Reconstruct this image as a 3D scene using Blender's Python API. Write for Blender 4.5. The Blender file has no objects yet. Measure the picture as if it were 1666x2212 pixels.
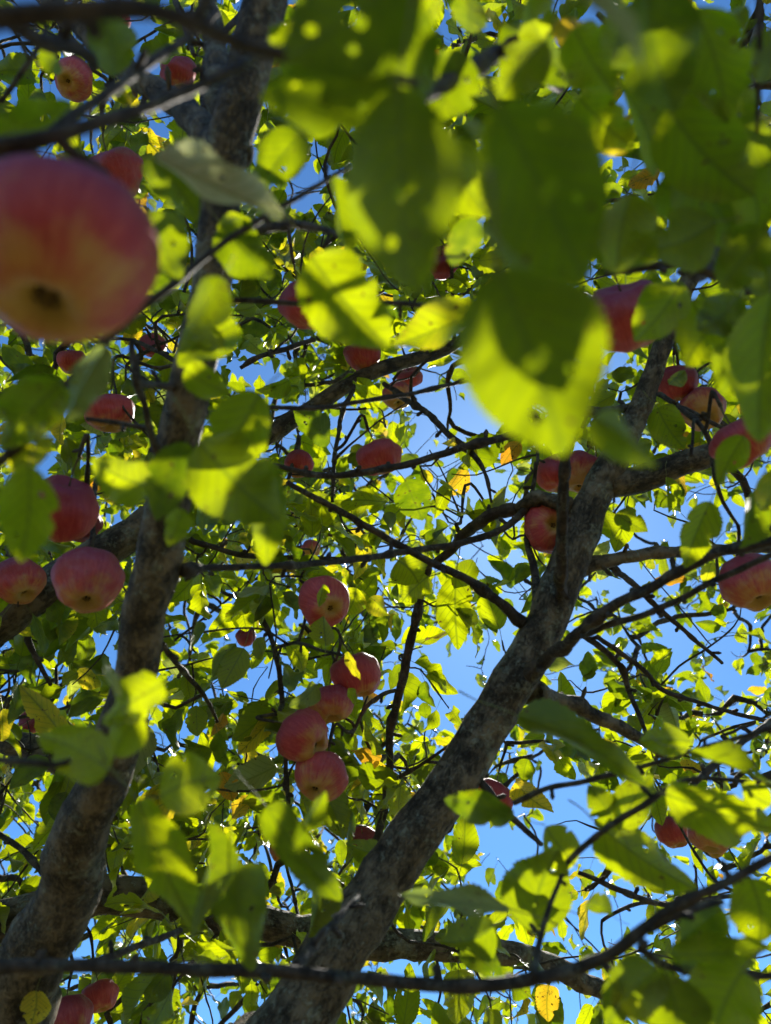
import bpy, math, random
import numpy as np
from mathutils import Vector, Matrix, noise

SC = bpy.context.scene
C = SC.collection
RNG = np.random.default_rng(11)

# ------------------------------------------------------------------ camera
PITCH = math.radians(52.0)
CAM = np.array([0.0, 0.0, 1.55])
VW, VH = 1666.0, 2212.0                  # size of the picture the measurements were taken in
LENS, SENS = 27.0, 36.0
F = VH * LENS / SENS                     # focal length in those pixels
FWD = np.array([0.0, math.cos(PITCH), math.sin(PITCH)])
RIGHT = np.array([1.0, 0.0, 0.0])
UP = np.array([0.0, -math.sin(PITCH), math.cos(PITCH)])

def at(x, y, d):
    """A point d metres in front of the camera's plane, seen at (x, y)."""
    return CAM + FWD * d + RIGHT * ((x - VW / 2) / F * d) + UP * ((VH / 2 - y) / F * d)

def project(P):
    q = np.atleast_2d(P) - CAM
    d = q @ FWD
    dd = np.where(np.abs(d) < 1e-6, 1e-6, d)
    return VW / 2 + (q @ RIGHT) / dd * F, VH / 2 - (q @ UP) / dd * F, d

cam_data = bpy.data.cameras.new('camera')
cam = bpy.data.objects.new('camera', cam_data)
C.objects.link(cam)
cam.location = CAM
cam.rotation_euler = (math.pi / 2 + PITCH, 0, 0)
cam_data.sensor_fit = 'VERTICAL'
cam_data.sensor_height = SENS
cam_data.sensor_width = SENS
cam_data.lens = LENS
cam_data.clip_start = 0.02
cam_data.clip_end = 2000
cam_data.dof.use_dof = True
cam_data.dof.focus_distance = 1.45
cam_data.dof.aperture_fstop = 4.8
SC.camera = cam

# ------------------------------------------------------------------ sky and sun
sd = at(1085, 1070, 1.0) - CAM
sd /= np.linalg.norm(sd)
SUN_EL = math.asin(sd[2])
SUN_ROT = math.atan2(sd[0], sd[1])
world = bpy.data.worlds.new('World')
SC.world = world
world.use_nodes = True
wn, wl = world.node_tree.nodes, world.node_tree.links
wn.clear()
sky = wn.new('ShaderNodeTexSky')
sky.sky_type = 'NISHITA'
sky.sun_disc = False
sky.sun_elevation = SUN_EL
sky.sun_rotation = SUN_ROT
sky.altitude = 300
sky.air_density = 1.0
sky.dust_density = 0.24
sky.ozone_density = 4.0
hs = wn.new('ShaderNodeHueSaturation')
hs.inputs['Saturation'].default_value = 1.10
tint = wn.new('ShaderNodeMix')
tint.data_type = 'RGBA'
tint.blend_type = 'MULTIPLY'
tint.inputs[0].default_value = 1.0
tint.inputs[7].default_value = (0.60, 0.86, 1.0, 1)
bg = wn.new('ShaderNodeBackground')
bg.inputs['Strength'].default_value = 0.104
wo = wn.new('ShaderNodeOutputWorld')
wl.new(sky.outputs[0], hs.inputs['Color'])
wl.new(hs.outputs[0], tint.inputs[6])
wl.new(tint.outputs[2], bg.inputs[0])
wl.new(bg.outputs[0], wo.inputs[0])

sun_data = bpy.data.lights.new('sun', 'SUN')
sun_data.energy = 5.0
sun_data.angle = math.radians(0.5)
sun_data.color = (1.0, 0.95, 0.86)
sun = bpy.data.objects.new('sun', sun_data)
C.objects.link(sun)
sun.rotation_euler = Vector(-sd).to_track_quat('-Z', 'Y').to_euler()
sun.location = (0, 0, 12)

vs = SC.view_settings
vs.view_transform = 'Standard'
vs.look = 'None'
vs.exposure = 0.86
vs.gamma = 1.0
vs.use_curve_mapping = False
SC.render.engine = 'CYCLES'
cy = SC.cycles
cy.use_denoising = True
try:
    cy.denoiser = 'OPENIMAGEDENOISE'
except Exception:
    pass
cy.max_bounces = 5
cy.diffuse_bounces = 4
cy.glossy_bounces = 2
cy.transmission_bounces = 4
cy.transparent_max_bounces = 4
cy.sample_clamp_indirect = 6.0
cy.use_adaptive_sampling = True
cy.adaptive_threshold = 0.03

# ------------------------------------------------------------------ materials
class NT:
    def __init__(self, name):
        self.m = bpy.data.materials.new(name)
        self.m.use_nodes = True
        self.n, self.l = self.m.node_tree.nodes, self.m.node_tree.links
        self.n.clear()
        self.out = self.n.new('ShaderNodeOutputMaterial')
    def node(self, t, **kw):
        x = self.n.new(t)
        for k, v in kw.items():
            setattr(x, k, v)
        return x
    def put(self, sock, v):
        if v is None:
            return
        if isinstance(v, bpy.types.NodeSocket):
            self.l.new(v, sock)
        else:
            if sock.type == 'RGBA' and len(v) == 3:
                v = (*v, 1)
            sock.default_value = v
    def math(self, op, a, b=None, c=None, clamp=False):
        x = self.node('ShaderNodeMath', operation=op)
        x.use_clamp = clamp
        self.put(x.inputs[0], a)
        self.put(x.inputs[1], b)
        self.put(x.inputs[2], c)
        return x.outputs[0]
    def ramp(self, v, a, b, lo=0.0, hi=1.0):
        x = self.node('ShaderNodeMapRange', interpolation_type='SMOOTHSTEP')
        self.put(x.inputs['Value'], v)
        x.inputs['From Min'].default_value = a
        x.inputs['From Max'].default_value = b
        x.inputs['To Min'].default_value = lo
        x.inputs['To Max'].default_value = hi
        return x.outputs[0]
    def mix(self, f, a, b, blend='MIX'):
        x = self.node('ShaderNodeMix', data_type='RGBA', blend_type=blend)
        self.put(x.inputs[0], f)
        self.put(x.inputs[6], a)
        self.put(x.inputs[7], b)
        return x.outputs[2]
    def noise(self, vec, scale, detail=3.0, rough=0.55, dist=0.0):
        x = self.node('ShaderNodeTexNoise')
        if vec is not None:
            self.l.new(vec, x.inputs['Vector'])
        x.inputs['Scale'].default_value = scale
        x.inputs['Detail'].default_value = detail
        x.inputs['Roughness'].default_value = rough
        x.inputs['Distortion'].default_value = dist
        return x
    def voro(self, vec, scale, feature='F1', rnd=1.0):
        x = self.node('ShaderNodeTexVoronoi', feature=feature)
        if vec is not None:
            self.l.new(vec, x.inputs['Vector'])
        x.inputs['Scale'].default_value = scale
        x.inputs['Randomness'].default_value = rnd
        return x
    def bump(self, h, strength, dist, nrm=None):
        x = self.node('ShaderNodeBump')
        self.put(x.inputs['Height'], h)
        x.inputs['Strength'].default_value = strength
        x.inputs['Distance'].default_value = dist
        if nrm is not None:
            self.l.new(nrm, x.inputs['Normal'])
        return x.outputs[0]
    def vec(self, x, y, z):
        v = self.node('ShaderNodeCombineXYZ')
        self.put(v.inputs[0], x); self.put(v.inputs[1], y); self.put(v.inputs[2], z)
        return v.outputs[0]

def leaf_material():
    t = NT('apple_leaf_surface')
    uv = t.node('ShaderNodeUVMap', uv_map='leaf_uv')
    sp = t.node('ShaderNodeSeparateXYZ'); t.l.new(uv.outputs[0], sp.inputs[0])
    u, v = sp.outputs[0], sp.outputs[1]
    info = t.node('ShaderNodeObjectInfo')
    oc = t.node('ShaderNodeSeparateColor'); t.l.new(info.outputs['Color'], oc.inputs[0])
    at_ = t.node('ShaderNodeAttribute', attribute_name='leaf_tint')
    ac = t.node('ShaderNodeSeparateXYZ'); t.l.new(at_.outputs['Vector'], ac.inputs[0])
    yel = t.math('ADD', oc.outputs[0], ac.outputs[0])
    rnd = t.math('ADD', oc.outputs[1], ac.outputs[1])
    pale = t.math('ADD', oc.outputs[2], ac.outputs[2])
    au = t.math('ABSOLUTE', t.math('SUBTRACT', u, 0.5))            # 0 midrib .. 0.5 margin
    r7 = t.math('MULTIPLY', rnd, 37.0)
    pv = t.vec(u, t.math('MULTIPLY', v, 1.6), r7)
    # veins
    mid = t.ramp(au, 0.012, 0.038, 1.0, 0.0)
    ph = t.math('SUBTRACT', t.math('MULTIPLY', v, 8.0), t.math('MULTIPLY', au, 5.5))
    blot = t.noise(pv, 2.6, 2.0)
    ph = t.math('ADD', ph, t.math('MULTIPLY', blot.outputs[0], 0.7))
    fr = t.math('ABSOLUTE', t.math('SUBTRACT', t.math('FRACT', ph), 0.5))
    lat = t.ramp(fr, 0.02, 0.11, 1.0, 0.0)
    lat = t.math('MULTIPLY', lat, t.ramp(au, 0.30, 0.5, 0.85, 0.1))
    vein = t.math('MAXIMUM', mid, lat)
    # blotches, brown spots
    spots = t.noise(pv, 9.0, 1.0)
    spotf = t.ramp(t.math('ADD', spots.outputs[0], t.math('MULTIPLY', yel, 0.06)), 0.715, 0.75)
    # colour of light let through
    g1 = t.mix(t.ramp(rnd, 0.0, 1.0), (0.045, 0.092, 0.001), (0.370, 0.410, 0.001))
    g2 = t.mix(t.ramp(blot.outputs[0], 0.30, 0.75, 0.0, 0.5), g1, (0.250, 0.300, 0.001))
    yedge = t.ramp(t.math('ADD', t.math('ADD', yel, t.math('MULTIPLY', blot.outputs[0], 0.5)), t.math('MULTIPLY', au, 0.3)), 0.45, 0.95)
    ycol = t.mix(t.ramp(yel, 0.55, 1.0), (0.48, 0.36, 0.008), (0.38, 0.17, 0.008))
    tr = t.mix(yedge, g2, ycol)
    tr = t.mix(pale, tr, (0.20, 0.20, 0.10))
    tr = t.mix(t.math('MULTIPLY', vein, 0.62), tr, (0.07, 0.105, 0.004))
    tr = t.mix(spotf, tr, (0.055, 0.028, 0.008))
    # surface colour: upper side dark and glossy, underside paler and matt
    geo = t.node('ShaderNodeNewGeometry')
    top = t.mix(t.ramp(blot.outputs[0], 0.3, 0.7), (0.028, 0.050, 0.007), (0.040, 0.066, 0.009))
    und = t.mix(t.ramp(blot.outputs[0], 0.3, 0.7), (0.042, 0.046, 0.005), (0.056, 0.058, 0.007))
    df = t.mix(geo.outputs['Backfacing'], top, und)
    df = t.mix(yedge, df, t.mix(0.55, ycol, (0.12, 0.10, 0.03)))
    df = t.mix(pale, df, (0.33, 0.31, 0.20))
    df = t.mix(t.math('MULTIPLY', vein, 0.45), df, (0.085, 0.095, 0.025))
    df = t.mix(spotf, df, (0.07, 0.035, 0.014))
    pb = t.node('ShaderNodeBsdfPrincipled')
    t.put(pb.inputs['Base Color'], df)
    rough = t.math('ADD', 0.34, t.math('MULTIPLY', geo.outputs['Backfacing'], 0.22))
    t.put(pb.inputs['Roughness'], rough)
    t.put(pb.inputs['Specular IOR Level'], t.math('SUBTRACT', 0.55, t.math('MULTIPLY', geo.outputs['Backfacing'], 0.25)))
    h = t.math('ADD', t.math('MULTIPLY', vein, -0.7), t.math('MULTIPLY', spots.outputs[0], 0.9))
    nb = t.bump(h, 0.35, 0.0012)
    t.put(pb.inputs['Normal'], nb)
    tl = t.node('ShaderNodeBsdfTranslucent')
    t.put(tl.inputs['Color'], tr)
    ad = t.node('ShaderNodeAddShader')
    t.l.new(pb.outputs[0], ad.inputs[0]); t.l.new(tl.outputs[0], ad.inputs[1])
    t.l.new(ad.outputs[0], t.out.inputs[0])
    return t.m

def bark_material(name, dark, light, lichen, scale=1.0):
    t = NT(name)
    tc = t.node('ShaderNodeTexCoord')
    o = tc.outputs['Object']
    uvn = t.node('ShaderNodeUVMap', uv_map='bark_uv').outputs[0]
    n1 = t.noise(o, 26 * scale, 5.0, 0.65)
    n2 = t.noise(o, 90 * scale, 4.0, 0.7)
    mp = t.node('ShaderNodeMapping')
    t.l.new(uvn, mp.inputs[0]); mp.inputs['Scale'].default_value = (1.0, 0.42, 1.0)
    cr = t.noise(mp.outputs[0], 210.0 * scale, 4.0, 0.7, 0.6)
    crack = t.ramp(t.math('ABSOLUTE', t.math('SUBTRACT', cr.outputs[0], 0.5)), 0.0, 0.05, 1.0, 0.0)
    crack = t.math('MULTIPLY', crack, t.ramp(n1.outputs[0], 0.62, 0.40))
    mo = t.noise(mp.outputs[0], 75.0 * scale, 4.0, 0.7)
    col = t.mix(t.ramp(t.math('ADD', t.math('MULTIPLY', n1.outputs[0], 0.5), t.math('MULTIPLY', mo.outputs[0], 0.5)), 0.38, 0.60), dark, light)
    col = t.mix(t.math('MULTIPLY', n2.outputs[0], 0.5), col, tuple(0.55 * a for a in dark))
    col = t.mix(t.math('MULTIPLY', crack, 0.55), col, tuple(0.45 * a for a in dark))
    ln = t.noise(o, 17 * scale, 6.0, 0.72)
    l2 = t.noise(o, 130 * scale, 3.0, 0.6)
    lf = t.ramp(t.math('ADD', ln.outputs[0], t.math('MULTIPLY', l2.outputs[0], 0.25)), 0.655, 0.72)
    lf = t.math('MULTIPLY', lf, lichen)
    lc = t.mix(t.ramp(l2.outputs[0], 0.35, 0.65), (0.13, 0.15, 0.10), (0.30, 0.31, 0.23))
    col = t.mix(lf, col, lc)
    pb = t.node('ShaderNodeBsdfPrincipled')
    t.put(pb.inputs['Base Color'], col)
    pb.inputs['Roughness'].default_value = 0.72
    pb.inputs['Specular IOR Level'].default_value = 0.35
    h = t.math('ADD', t.math('MULTIPLY', n1.outputs[0], 0.8), t.math('MULTIPLY', n2.outputs[0], 0.5))
    h = t.math('ADD', h, t.math('MULTIPLY', crack, -0.45))
    h = t.math('ADD', h, t.math('MULTIPLY', lf, 0.25))
    t.put(pb.inputs['Normal'], t.bump(h, 1.0, 0.007 / scale))
    t.l.new(pb.outputs[0], t.out.inputs[0])
    return t.m

def apple_material():
    t = NT('apple_skin')
    tc = t.node('ShaderNodeTexCoord')
    o = tc.outputs['Object']
    info = t.node('ShaderNodeObjectInfo')
    oc = t.node('ShaderNodeSeparateColor'); t.l.new(info.outputs['Color'], oc.inputs[0])
    ybias, rnd, blem = oc.outputs[0], oc.outputs[1], oc.outputs[2]
    sp = t.node('ShaderNodeSeparateXYZ'); t.l.new(o, sp.inputs[0])
    x, y, z = sp.outputs
    off = t.math('MULTIPLY', rnd, 53.0)
    rad = t.math('SQRT', t.math('ADD', t.math('ADD', t.math('MULTIPLY', x, x), t.math('MULTIPLY', y, y)), 0.002))
    ang = t.vec(t.math('DIVIDE', x, rad), t.math('DIVIDE', y, rad), t.math('ADD', t.math('MULTIPLY', z, 0.16), off))
    st = t.noise(ang, 9.0, 4.0, 0.65)
    st2 = t.noise(ang, 26.0, 3.0, 0.6)
    shift = t.node('ShaderNodeVectorMath', operation='ADD')
    t.l.new(o, shift.inputs[0]); t.l.new(t.vec(off, 0.0, 0.0), shift.inputs[1])
    po = shift.outputs[0]
    big = t.noise(po, 1.7, 3.0)
    med = t.noise(po, 6.0, 4.0, 0.6)
    # ground colour shows round the calyx and in patches
    yz = t.math('ADD', t.math('MULTIPLY', z, -0.95), t.math('MULTIPLY', t.math('SUBTRACT', big.outputs[0], 0.5), 1.5))
    yz = t.math('ADD', yz, t.math('MULTIPLY', t.math('SUBTRACT', st.outputs[0], 0.5), 0.65))
    yz = t.math('ADD', yz, t.math('SUBTRACT', ybias, 0.5))
    ground = t.ramp(yz, 0.24, 0.98)
    rs = t.math('ADD', t.math('MULTIPLY', st.outputs[0], 0.6), t.math('MULTIPLY', st2.outputs[0], 0.4))
    red = t.mix(t.ramp(rs, 0.28, 0.72), (0.42, 0.022, 0.032), (0.66, 0.105, 0.090))
    red = t.mix(t.ramp(med.outputs[0], 0.4, 0.75), red, (0.48, 0.038, 0.045))
    red = t.mix(t.ramp(t.math('ADD', z, t.math('MULTIPLY', rnd, 0.5)), -0.15, 0.9, 0.0, 0.85), red, (0.19, 0.010, 0.030))  # darker crimson top: deeper blush, plus shade painted into the skin colour
    col = t.mix(ground, red, (0.64, 0.32, 0.07))
    cal = t.ramp(rad, 0.10, 0.60, 1.0, 0.0)
    cal = t.math('MULTIPLY', cal, t.ramp(z, -0.20, -0.45, 0.0, 1.0))
    col = t.mix(t.math('MULTIPLY', cal, 0.75), col, (0.46, 0.36, 0.045))
    # pale dots, bloom, scab marks
    vd = t.voro(po, 15.0)
    dot = t.ramp(vd.outputs['Distance'], 0.07, 0.13, 0.6, 0.0)
    col = t.mix(dot, col, (0.66, 0.42, 0.28))
    bl = t.ramp(t.math('ADD', med.outputs[0], t.math('MULTIPLY', big.outputs[0], 0.4)), 0.55, 0.95, 0.03, 0.18)
    bl = t.math('MULTIPLY', bl, t.ramp(blem, 0.08, 0.35, 0.25, 1.0))
    col = t.mix(bl, col, (0.50, 0.33, 0.36))
    vb = t.voro(po, 5.5)
    sb = t.noise(po, 11.0, 3.0)
    scab = t.ramp(t.math('ADD', vb.outputs['Distance'], t.math('MULTIPLY', sb.outputs[0], 0.28)), 0.20, 0.25, 1.0, 0.0)
    scab = t.math('MULTIPLY', scab, t.math('ADD', 0.35, t.math('MULTIPLY', blem, 0.65)))
    col = t.mix(scab, col, (0.085, 0.045, 0.022))
    pb = t.node('ShaderNodeBsdfPrincipled')
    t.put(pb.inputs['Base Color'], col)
    t.put(pb.inputs['Roughness'], t.math('ADD', 0.42, t.math('MULTIPLY', med.outputs[0], 0.2)))
    pb.inputs['Specular IOR Level'].default_value = 0.36
    pb.inputs['Subsurface Weight'].default_value = 0.0
    fine = t.noise(po, 60.0, 2.0)
    hh = t.math('ADD', t.math('MULTIPLY', fine.outputs[0], 0.2), t.math('MULTIPLY', scab, -0.6))
    t.put(pb.inputs['Normal'], t.bump(t.math('ADD', hh, t.math('MULTIPLY', dot, 0.3)), 0.25, 0.01))
    t.l.new(pb.outputs[0], t.out.inputs[0])
    return t.m

def plain(name, a, b, scale, rough=0.8):
    t = NT(name)
    tc = t.node('ShaderNodeTexCoord')
    n = t.noise(tc.outputs['Object'], scale, 5.0, 0.65)
    pb = t.node('ShaderNodeBsdfPrincipled')
    t.put(pb.inputs['Base Color'], t.mix(t.ramp(n.outputs[0], 0.3, 0.7), a, b))
    pb.inputs['Roughness'].default_value = rough
    t.put(pb.inputs['Normal'], t.bump(n.outputs[0], 0.5, 0.01))
    t.l.new(pb.outputs[0], t.out.inputs[0])
    return t.m

M_LEAF = leaf_material()
M_LIMB = bark_material('limb_bark', (0.048, 0.035, 0.019), (0.260, 0.200, 0.122), 0.55, 1.0)
M_TWIG = bark_material('twig_bark', (0.045, 0.030, 0.020), (0.115, 0.082, 0.055), 0.25, 2.2)
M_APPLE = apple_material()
M_CALYX = plain('calyx_brown', (0.010, 0.007, 0.004), (0.035, 0.024, 0.012), 6.0)
M_STALK = plain('stalk_brown', (0.09, 0.075, 0.035), (0.16, 0.13, 0.05), 5.0)
M_PETIOLE = plain('petiole_green', (0.17, 0.20, 0.05), (0.26, 0.24, 0.08), 40.0, 0.6)
M_GROUND = plain('dry_meadow', (0.062, 0.051, 0.018), (0.125, 0.098, 0.038), 3.0, 0.95)

# ------------------------------------------------------------------ mesh helpers
def mesh_from(name, V, Fc, mats, smooth=True, uv=None, uvname='leaf_uv', tint=None):
    me = bpy.data.meshes.new(name)
    V = np.asarray(V, dtype=np.float64)
    me.from_pydata(V.tolist(), [], Fc if isinstance(Fc, list) else Fc.tolist())
    for m in (mats if isinstance(mats, (list, tuple)) else [mats]):
        me.materials.append(m)
    if smooth:
        me.polygons.foreach_set('use_smooth', np.ones(len(me.polygons), dtype=bool))
    if uv is not None:
        lay = me.uv_layers.new(name=uvname)
        idx = np.empty(len(me.loops), dtype=np.int32)
        me.loops.foreach_get('vertex_index', idx)
        lay.data.foreach_set('uv', np.asarray(uv, dtype=np.float32)[idx].ravel())
    if tint is not None:
        a = me.attributes.new('leaf_tint', 'FLOAT_VECTOR', 'POINT')
        a.data.foreach_set('vector', np.asarray(tint, dtype=np.float32).ravel())
    me.update()
    return me

def link(name, data, parent=None):
    o = bpy.data.objects.new(name, data)
    C.objects.link(o)
    if parent is not None:
        o.parent = parent
    return o

def resample(P, R, step):
    """Smooth curve through the traced points, evenly sampled."""
    P, R = np.asarray(P, float), np.asarray(R, float)
    n = len(P)
    if n == 2:
        P = np.array([P[0], P[0] * 0.5 + P[1] * 0.5, P[1]]); R = np.array([R[0], R.mean(), R[1]]); n = 3
    Pe = np.vstack([2 * P[0] - P[1], P, 2 * P[-1] - P[-2]])
    Re = np.concatenate([[R[0]], R, [R[-1]]])
    out, rr = [], []
    for i in range(n - 1):
        p0, p1, p2, p3 = Pe[i:i + 4]
        r0, r1, r2, r3 = Re[i:i + 4]
        k = max(2, int(np.linalg.norm(p2 - p1) / step))
        for j in range(k):
            s = j / k
            c = lambda a, b, c_, d: 0.5 * ((2 * b) + (-a + c_) * s + (2 * a - 5 * b + 4 * c_ - d) * s * s + (-a + 3 * b - 3 * c_ + d) * s ** 3)
            out.append(c(p0, p1, p2, p3)); rr.append(max(1e-4, r1 + (r2 - r1) * (s * s * (3 - 2 * s))))
    out.append(P[-1]); rr.append(R[-1])
    return np.array(out), np.array(rr)

def tube(P, R, sides, amp=0.0, freq=30.0, wig=0.0, seed=0.0, knob=0.0):
    """Verts, quads, uv of a bark-covered round body along P."""
    P = P.copy()
    n = len(P)
    if wig > 0:
        for i in range(1, n - 1):
            q = Vector(P[i]) * 9.0 + Vector((seed, 0, 0))
            P[i] += np.array(noise.noise_vector(q)) * wig * R[i] + np.array(noise.noise_vector(q * 3.1)) * wig * 0.5 * R[i]
    T = np.gradient(P, axis=0)
    T /= np.maximum(np.linalg.norm(T, axis=1, keepdims=True), 1e-9)
    a = np.array([0.0, 0, 1]) if abs(T[0][2]) < 0.9 else np.array([1.0, 0, 0])
    N = np.cross(T[0], a); N /= np.linalg.norm(N)
    V, UVs, L = [], [], 0.0
    ring = np.arange(sides) / sides * 2 * math.pi
    for i in range(n):
        if i:
            L += np.linalg.norm(P[i] - P[i - 1])
        N = N - T[i] * (N @ T[i]); N /= np.linalg.norm(N)
        B = np.cross(T[i], N)
        d = np.cos(ring)[:, None] * N + np.sin(ring)[:, None] * B
        rad = np.full(sides, R[i])
        if knob > 0:
            rad = rad * (1 + knob * max(0.0, noise.noise(Vector((L * 28.0, seed, 0))) - 0.15))
        if amp > 0:
            for j in range(sides):
                q = Vector(P[i] + d[j] * R[i])
                rad[j] *= 1 + amp * (noise.noise(q * freq) + 0.6 * noise.noise(q * freq * 2.7) + 0.35 * noise.noise(q * freq * 6.1))
        V.append(P[i] + d * rad[:, None])
        UVs.append(np.stack([np.abs(ring - math.pi) * R[i], np.full(sides, L)], axis=1))
    V = np.concatenate(V); UVs = np.concatenate(UVs)
    i, j = np.meshgrid(np.arange(n - 1), np.arange(sides), indexing='ij')
    j2 = (j + 1) % sides
    Q = np.stack([i * sides + j, i * sides + j2, (i + 1) * sides + j2, (i + 1) * sides + j], axis=-1).reshape(-1, 4)
    base = len(V)
    V = np.vstack([V, P[0], P[-1] + T[-1] * R[-1] * 0.6])
    UVs = np.vstack([UVs, [0, 0], [0, L]])
    tris = [[base, (k + 1) % sides, k] for k in range(sides)] + [[base + 1, (n - 1) * sides + k, (n - 1) * sides + (k + 1) % sides] for k in range(sides)]
    return V, Q.tolist() + tris, UVs

def rot_about(axis, ang):
    return np.array(Matrix.Rotation(ang, 3, Vector(axis)))

def unit(v):
    return v / max(1e-9, np.linalg.norm(v))

# ------------------------------------------------------------------ ground
def build_ground():
    n = 60
    s = np.concatenate([-np.geomspace(400, 0.5, n // 2), np.geomspace(0.5, 400, n // 2)])
    X, Y = np.meshgrid(s, s, indexing='ij')
    Z = np.array([[0.05 * noise.noise(Vector((x * 0.4, y * 0.4, 0))) for y in s] for x in s])
    V = np.stack([X, Y, Z], -1).reshape(-1, 3)
    i, j = np.meshgrid(np.arange(n - 1), np.arange(n - 1), indexing='ij')
    Q = np.stack([i * n + j, (i + 1) * n + j, (i + 1) * n + j + 1, i * n + j + 1], -1).reshape(-1, 4)
    o = link('ground', mesh_from('ground', V, Q, M_GROUND))
    o['kind'] = 'structure'
    o['label'] = 'dry meadow ground under the apple tree'
build_ground()

# ------------------------------------------------------------------ the tree: limbs and branches
FORK = at(150, 2900, 1.05)
BASE = np.array([FORK[0] - 0.05, FORK[1] + 0.05, -0.05])
tree = link('apple_tree', None)
tree.location = BASE
tree['label'] = 'old apple tree with grey limbs, dense green leaves and many ripe apples'
tree['category'] = 'tree'

NODES, NRAD = [], []             # points of the skeleton that twigs can grow from
def tree_part(name, V, Fc, mat, uv=None):
    o = link(name, mesh_from(name, V, Fc, mat, uv=uv, uvname='bark_uv'), tree)
    o.location = -BASE
    return o

def add_buds(V, Fc, uv, Ps, Rs):
    """Short blunt buds and old fruit scars along a branch."""
    rs = np.random.default_rng(int(abs(Ps[0][0]) * 1e5) % 99991)
    L, nxt = 0.0, rs.uniform(0.02, 0.05)
    for i in range(1, len(Ps) - 1):
        st = np.linalg.norm(Ps[i] - Ps[i - 1]); L += st
        if L < nxt:
            continue
        nxt = L + rs.uniform(0.03, 0.09)
        t = unit(Ps[i + 1] - Ps[i - 1])
        o = rs.normal(0, 1, 3); o = unit(o - t * (o @ t))
        d = unit(o + t * rs.uniform(-0.2, 0.8))
        ln = Rs[i] * 0.8 + rs.uniform(0.003, 0.011)
        r = min(0.003, Rs[i] * 0.55 + 0.0006)
        P = np.array([Ps[i], Ps[i] + d * (Rs[i] + ln * 0.35), Ps[i] + d * (Rs[i] + ln * 0.7), Ps[i] + d * (Rs[i] + ln)])
        v, f, u = tube(P, np.array([r, r, r * 1.25, r * 0.5]), 5)
        b = len(V)
        V = np.vstack([V, v]); uv = np.vstack([uv, u]); Fc = Fc + [[a + b for a in q] for q in f]
    return V, Fc, uv

def wood(name, P, R, label=None, nodes=True, fine=True):
    rm = max(R)
    step = min(0.03, max(0.006, rm * 0.45))
    Ps, Rs = resample(P, R, step)
    sides = 26 if rm > 0.03 else (14 if rm > 0.010 else 9)
    V, Fc, uv = tube(Ps, Rs, sides, amp=(0.095 if rm > 0.02 else 0.15) if fine else 0.0,
                     freq=26.0 if rm > 0.02 else 70.0, wig=0.3 if rm > 0.02 else 0.75, seed=float(len(NODES)), knob=0.15 if rm > 0.02 else 1.1)
    if rm < 0.02 and fine:
        V, Fc, uv = add_buds(V, Fc, uv, Ps, Rs)
    o = tree_part(name, V, Fc, M_LIMB if rm > 0.012 else M_TWIG, uv)
    if label:
        o['label'] = label
    if nodes:
        NODES.extend(Ps[::max(1, int(0.03 / step))]); NRAD.extend(Rs[::max(1, int(0.03 / step))])
    return o

def traced(name, pts, label=None, nodes=True):
    P = [at(x, y, d) for x, y, d, w in pts]
    R = [w * 0.5 * d / F for x, y, d, w in pts]
    return wood(name, P, R, label, nodes)

wood('trunk', [BASE, BASE * [1, 1, 0] + [0, 0, 0.35], FORK * 0.5 + (BASE + [0, 0, 0.7]) * 0.5, FORK], [0.17, 0.13, 0.115, 0.10], nodes=False)
LIMBS = [
    ('grey limb rising past the large near apple', None, [(-60, 2420, .98, 235), (60, 2130, .95, 190), (150, 1900, .90, 165), (235, 1660, .84, 132), (300, 1420, .78, 116), (345, 1180, .74, 124), (385, 960, .71, 118), (425, 760, .69, 112), (462, 560, .68, 104), (490, 380, .68, 112), (520, 240, .68, 120), (560, 60, .69, 118), (600, -140, .70, 100), (640, -420, .74, 80)]),
    ('thick lichen-covered limb forking to the right', None, [(560, 2330, .86, 260), (690, 2110, .88, 215), (810, 1930, .92, 178), (930, 1770, .95, 158), (1030, 1610, .99, 145), (1110, 1470, 1.02, 138), (1180, 1340, 1.05, 130), (1240, 1180, 1.08, 122), (1300, 1040, 1.10, 104), (1360, 930, 1.11, 80), (1402, 830, 1.12, 66), (1445, 720, 1.14, 60), (1490, 600, 1.18, 54), (1540, 440, 1.25, 48), (1600, 250, 1.35, 40), (1640, 60, 1.45, 32)]),
    (None, None, [(-220, 1500, 1.12, 100), (0, 1352, 1.12, 92), (110, 1262, 1.14, 88), (290, 1150, 1.2, 78), (430, 1045, 1.28, 58), (560, 950, 1.36, 44), (720, 850, 1.42, 38), (830, 795, 1.46, 34), (960, 755, 1.52, 27), (1040, 695, 1.58, 22), (1120, 600, 1.68, 20)]),
    (None, None, [(-200, 1990, 1.35, 95), (0, 1985, 1.35, 90), (150, 1950, 1.35, 88), (260, 1932, 1.36, 86), (385, 1955, 1.38, 84), (520, 1990, 1.40, 76), (700, 2020, 1.44, 70), (900, 2040, 1.48, 64), (1060, 2052, 1.50, 58), (1180, 2085, 1.54, 50), (1320, 2150, 1.6, 40), (1480, 2230, 1.7, 30)]),
    (None, None, [(1310, 1045, 1.10, 76), (1385, 1035, 1.10, 66), (1460, 1010, 1.10, 60), (1540, 985, 1.10, 56), (1640, 950, 1.12, 50), (1780, 880, 1.2, 42)]),
    (None, None, [(-180, 1500, 1.7, 70), (0, 1590, 1.6, 62), (80, 1620, 1.55, 54), (170, 1680, 1.5, 44), (260, 1760, 1.5, 36)]),
    (None, None, [(500, 330, .68, 92), (440, 285, .74, 74), (380, 225, .80, 64), (300, 172, .86, 54), (220, 110, .95, 46), (120, 10, 1.05, 40), (20, -120, 1.2, 32)]),
    (None, None, [(500, 250, .69, 80), (470, 140, .74, 56), (455, 40, .80, 46), (440, -120, .9, 38)]),
]
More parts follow.
